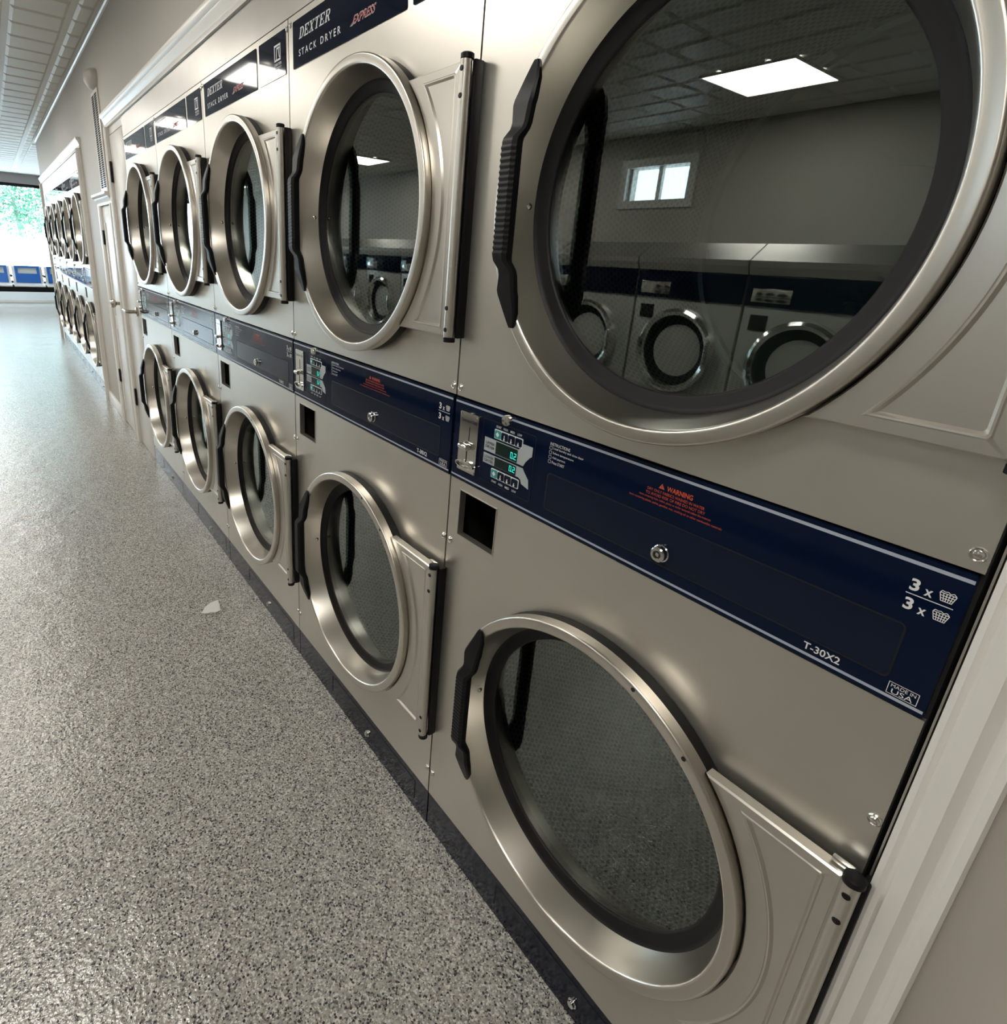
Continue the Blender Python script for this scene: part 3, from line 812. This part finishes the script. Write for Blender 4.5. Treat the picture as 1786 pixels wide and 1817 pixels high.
# steel fascia above the banks
o = MB().box(-4.0, .012, .0, .0035, 1.9365, 2.0415).obj('fascia_panel', 'fascia', smooth=0)
tag(o, 'long stainless fascia strip above the near dryers, under the white moulding', 'panel')
o = MB().box(-10.0, -5.99, .0, .0035, 1.9365, 2.0695).obj('fascia_panel', 'fascia', smooth=0)
tag(o, 'stainless fascia strip above the far bank of dryers', 'panel')

# ================================================================== WALL FITTINGS
b = MB(); gx0, gx1, gz0, gz1 = -4.975, -4.70, 1.69, 2.30
b.box(gx0, gx1, -.006, .0038, gz0, gz1, .002)
vg = b.obj('vent_grille', 'trim')
tag(vg, 'tall narrow white slotted grille above the little door', 'vent')
b = MB(); n = 42
for k in range(n):
    z = gz0 + .03 + k * (gz1 - gz0 - .05) / n
    for c0, c1 in ((gx0 + .03, gx0 + .125), (gx0 + .15, gx0 + .245)):
        b.box(c0, c1, -.0068, -.0058, z, z + .0104)
b.obj('slot', 'dark', vg, 0)
b = MB(); sec = [(2.30, .04, .02), (2.312, .085, .045), (2.345, .11, .065), (2.38, .115, .065), (2.402, .09, .05), (2.410, .06, .02)]
vs = []
for z, hw, d in sec:
    for a in range(9): t = PI * a / 8; vs.append((-4.79 + hw * math.cos(t), .0038 - d * math.sin(t) ** .8 if 0 < a < 8 else .0038, z))
fs = [(j * 9 + i, j * 9 + i + 1, (j + 1) * 9 + i + 1, (j + 1) * 9 + i) for j in range(len(sec) - 1) for i in range(8)] + [tuple(range(9)), tuple(range(45, 54))]
tag(MB().add(vs, fs).obj('wall_lamp_cover', 'wall', smooth=50), 'rounded beige cover on the wall on top of the slotted grille', 'cover')

# paper scraps
b = MB(); pts = [(-2.0371, -0.2275), (-2.0724, -0.2051), (-2.0907, -0.1768), (-2.101, -0.1454), (-2.0653, -0.1502), (-2.02, -0.157), (-2.0161, -0.1702), (-2.0126, -0.1805), (-2.0244, -0.1909), (-2.023, -0.205), (-2.0327, -0.2183)]
n = len(pts)
b.add([(p[0], p[1], .0012 + .004 * ((i * 37) % 5) / 5) for i, p in enumerate(pts)] + [(p[0], p[1], .0005) for i, p in enumerate(pts)], [tuple(range(n)), tuple(reversed(range(n, 2 * n)))] + [(i, n + i, n + (i + 1) % n, (i + 1) % n) for i in range(n)])
tag(b.obj('paper_scrap', 'paper', smooth=0), 'torn cream paper scrap lying on the speckled floor', 'paper')

# ================================================================== CEILING LIGHTS
def light_unit():
    r = empty('ceiling_light'); h = .3
    b = MB()
    for q in ((-h, h, -h, -h + .012), (-h, h, h - .012, h), (-h, -h + .012, -h, h), (h - .012, h, -h, h)): b.box(q[0], q[1], q[2], q[3], -.022, -.008)
    b.obj('frame', 'trim', r, 0)
    MB().box(-h + .012, h - .012, -h + .012, h - .012, -.019, -.012).obj('diffuser', 'panel_light', r, 0)
    return r
lp = light_unit(); first = True
rows = [('front', -1.22, [.1, -2.33, -4.77, -7.2, -9.65, -12.1, -14.5]), ('back', -3.43, [.4, -2.24, -4.9, -7.6, -10.3, -13.0])]
wordn = ['first', 'second', 'third', 'fourth', 'fifth', 'sixth', 'seventh']
for rn, yy, xs in rows:
    for k, xx in enumerate(xs):
        o = lp if first else copy_tree(lp); first = False
        o.location = (xx, yy, CE)
        tag(o, 'square flat ceiling light, %s from the right in the row %s' % (wordn[k], 'nearest the dryers' if rn == 'front' else 'over the washers'), 'ceiling light', 'square ceiling lights')

# ================================================================== WASHERS (seen mirrored in the door glass)
def make_washer():
    r = empty('washing_machine'); hw = .335
    b = MB(); b.box(-hw, hw, -.72, -.01, .10, 1.40, .006); b.obj('cabinet', 'washer', r)
    MB().box(-hw, hw, -.70, -.03, 0, .10).obj('base', 'dark', r, 0)
    MB().box(-hw + .002, hw - .002, -.02, .004, 1.245, 1.395, .003).obj('control_panel', 'navy', r)
    MB().box(-.30, -.10, .0, .008, 1.265, 1.335, .002).obj('coin_plate', 'chrome', r)
    MB().box(-.29, -.20, -.01, -.004, 1.12, 1.20, .001).obj('label', 'dark', r)
    b = MB(); b.profx([(-.6, 1.40), (.0, 1.40), (.02, 1.44), (.02, 1.47), (-.12, 1.56), (-.6, 1.56)], -hw - .004, hw + .004); b.obj('hood', 'fascia', r, 20)
    b = MB(); b.lathe([(.195, -.004), (.205, .045), (.225, .055), (.243, .045), (.247, .0), (.23, -.01)], (0, -.005, .95), n=64); b.obj('door_ring', 'chrome', r, 40)
    b = MB(); b.lathe([(.20, .012), (.17, .004), (.12, -.03), (.0005, -.04)], (0, -.002, .95), n=48); b.obj('door_glass', 'black', r, 60)
    MB().box(.215, .245, .045, .075, .88, 1.02, .006).obj('door_handle', 'chrome', r)
    return r
wp = make_washer()
for k in range(12):
    o = wp if k == 0 else copy_tree(wp)
    o.location = (.79 - .685 * k, -2.5, 0)
    tag(o, 'front loading washing machine with navy band, %s' % ['end unit behind the camera', 'next to the end unit behind the camera', 'third from the end behind the camera', 'mirrored at right in the nearest glass', 'mirrored in the middle of the nearest glass', 'mirrored at left in the nearest glass', 'seventh along the facing row', 'eighth along the facing row', 'ninth along the facing row', 'tenth along the facing row', 'eleventh along the facing row', 'last one of the facing row'][k], 'washing machine', 'front loading washers in the facing row')

# ================================================================== WAITING BENCH
wb = empty('waiting_bench', (-15.1, 0, 0))
tag(wb, 'row of blue and white seats on a black beam in front of the window', 'bench')
for k in range(4):
    y0 = -1.49 + k * .563
    b = MB()   # white shell: back and pan
    sec = [(.19, .80), (.165, .78), (.10, .50), (.06, .455), (-.32, .43), (-.36, .44)]
    vs = []
    for t_ in (0, -.018):
        for (xx, zz) in sec:
            for yy in (y0 - .05, y0 + .48): vs.append((-xx + (0 if t_ == 0 else .0), yy, zz + t_ * (1 if zz < .5 else .3)) if t_ == 0 else (-xx - (.018 if zz >= .5 else 0), yy, zz - (.018 if zz < .5 else 0)))
    m_ = len(sec) * 2; fs = []
    for j in range(len(sec) - 1):
        fs.append((2 * j, 2 * j + 1, 2 * j + 3, 2 * j + 2)); fs.append((m_ + 2 * j, m_ + 2 * j + 2, m_ + 2 * j + 3, m_ + 2 * j + 1))
        fs.append((2 * j, 2 * j + 2, m_ + 2 * j + 2, m_ + 2 * j)); fs.append((2 * j + 1, m_ + 2 * j + 1, m_ + 2 * j + 3, 2 * j + 3))
    fs += [(0, m_, m_ + 1, 1), (m_ - 2, m_ - 1, 2 * m_ - 1, 2 * m_ - 2)]
    seat = MB().add(vs, fs).obj('seat', 'white_metal', wb, 30)
    b = MB()   # blue back pad with a lighter open panel above
    def sl(z): return -.115 - (z - .5) * .232
    def quad(ya, yb, za, zb, d=.02):
        b.add([(sl(za) + d, ya, za), (sl(za) + d, yb, za), (sl(zb) + d, yb, zb), (sl(zb) + d, ya, zb), (sl(za) + .05, ya, za), (sl(za) + .05, yb, za), (sl(zb) + .05, yb, zb), (sl(zb) + .05, ya, zb)],
              [(0, 1, 2, 3), (7, 6, 5, 4), (0, 4, 5, 1), (1, 5, 6, 2), (2, 6, 7, 3), (3, 7, 4, 0)])
    quad(y0, y0 + .43, .47, .65); quad(y0, y0 + .05, .65, .80); quad(y0 + .38, y0 + .43, .65, .80); quad(y0 + .05, y0 + .38, .765, .80)
    b.obj('backrest_pad', 'blue', seat, 0)
    b = MB(); quad(y0 + .05, y0 + .38, .65, .765, .03); b.obj('backrest_window', 'pane', seat, 0)
    MB().box(-.05, .34, y0 - .095, y0 - .06, .60, .64, .008).obj('armrest', 'black', seat)
b = MB(); b.box(-.08, .02, -1.65, .80, .29, .43, .01); b.obj('beam', 'black', wb)
for yy in (-1.3, .55):
    b = MB(); b.box(-.06, .0, yy, yy + .06, .02, .30); b.box(-.25, .25, yy, yy + .06, 0, .03, .005); b.obj('leg', 'black', wb)

# ================================================================== OUTSIDE
b = MB(); b.box(-80, X_FAR - .16, -40, 60, -.25, -.15); struct(b.obj('ground', 'ground', smooth=0))
tr = empty('street_tree', (-24.5, .1, -.15))
tag(tr, 'pale green leafy tree outside the window', 'tree')
b = MB(); pts = [(0, 0, 0, .11), (.05, .05, .9, .09), (-.02, .1, 1.7, .07), (.06, .0, 2.6, .05)]
vs = []
for (px, py, pz, r) in pts:
    for i in range(8): a = 2 * PI * i / 8; vs.append((px + r * math.cos(a), py + r * math.sin(a), pz))
b.add(vs, [(j * 8 + i, j * 8 + (i + 1) % 8, (j + 1) * 8 + (i + 1) % 8, (j + 1) * 8 + i) for j in range(3) for i in range(8)]); b.obj('trunk', 'bark', tr)
b = MB(); rnd = random.Random(3)
blobs = [(-.6, -1.1, 2.9, 1.0), (.3, -.2, 3.1, 1.2), (-.2, .9, 2.7, 1.0), (.2, .2, 2.2, .75), (0, -.9, 2.2, .6), (.1, 1.5, 3.4, 1.0), (-.3, -2.0, 3.4, 1.1), (0, .2, 4.0, 1.4)]
for (bx, by, bz, br) in blobs:
    for i in range(700):
        d = Vector((rnd.gauss(0, 1), rnd.gauss(0, 1), rnd.gauss(0, 1))).normalized() * br * (rnd.random() ** .45)
        c = Vector((bx, by, bz)) + d
        u = Vector((rnd.gauss(0, 1), rnd.gauss(0, 1), rnd.gauss(0, 1))).normalized(); v = u.orthogonal().normalized()
        s_ = rnd.uniform(.035, .075)
        b.add([c - u * s_, c + v * s_ * .6, c + u * s_, c - v * s_ * .6], [(0, 1, 2, 3)])
b.obj('foliage', 'leaf', tr, 0, False)
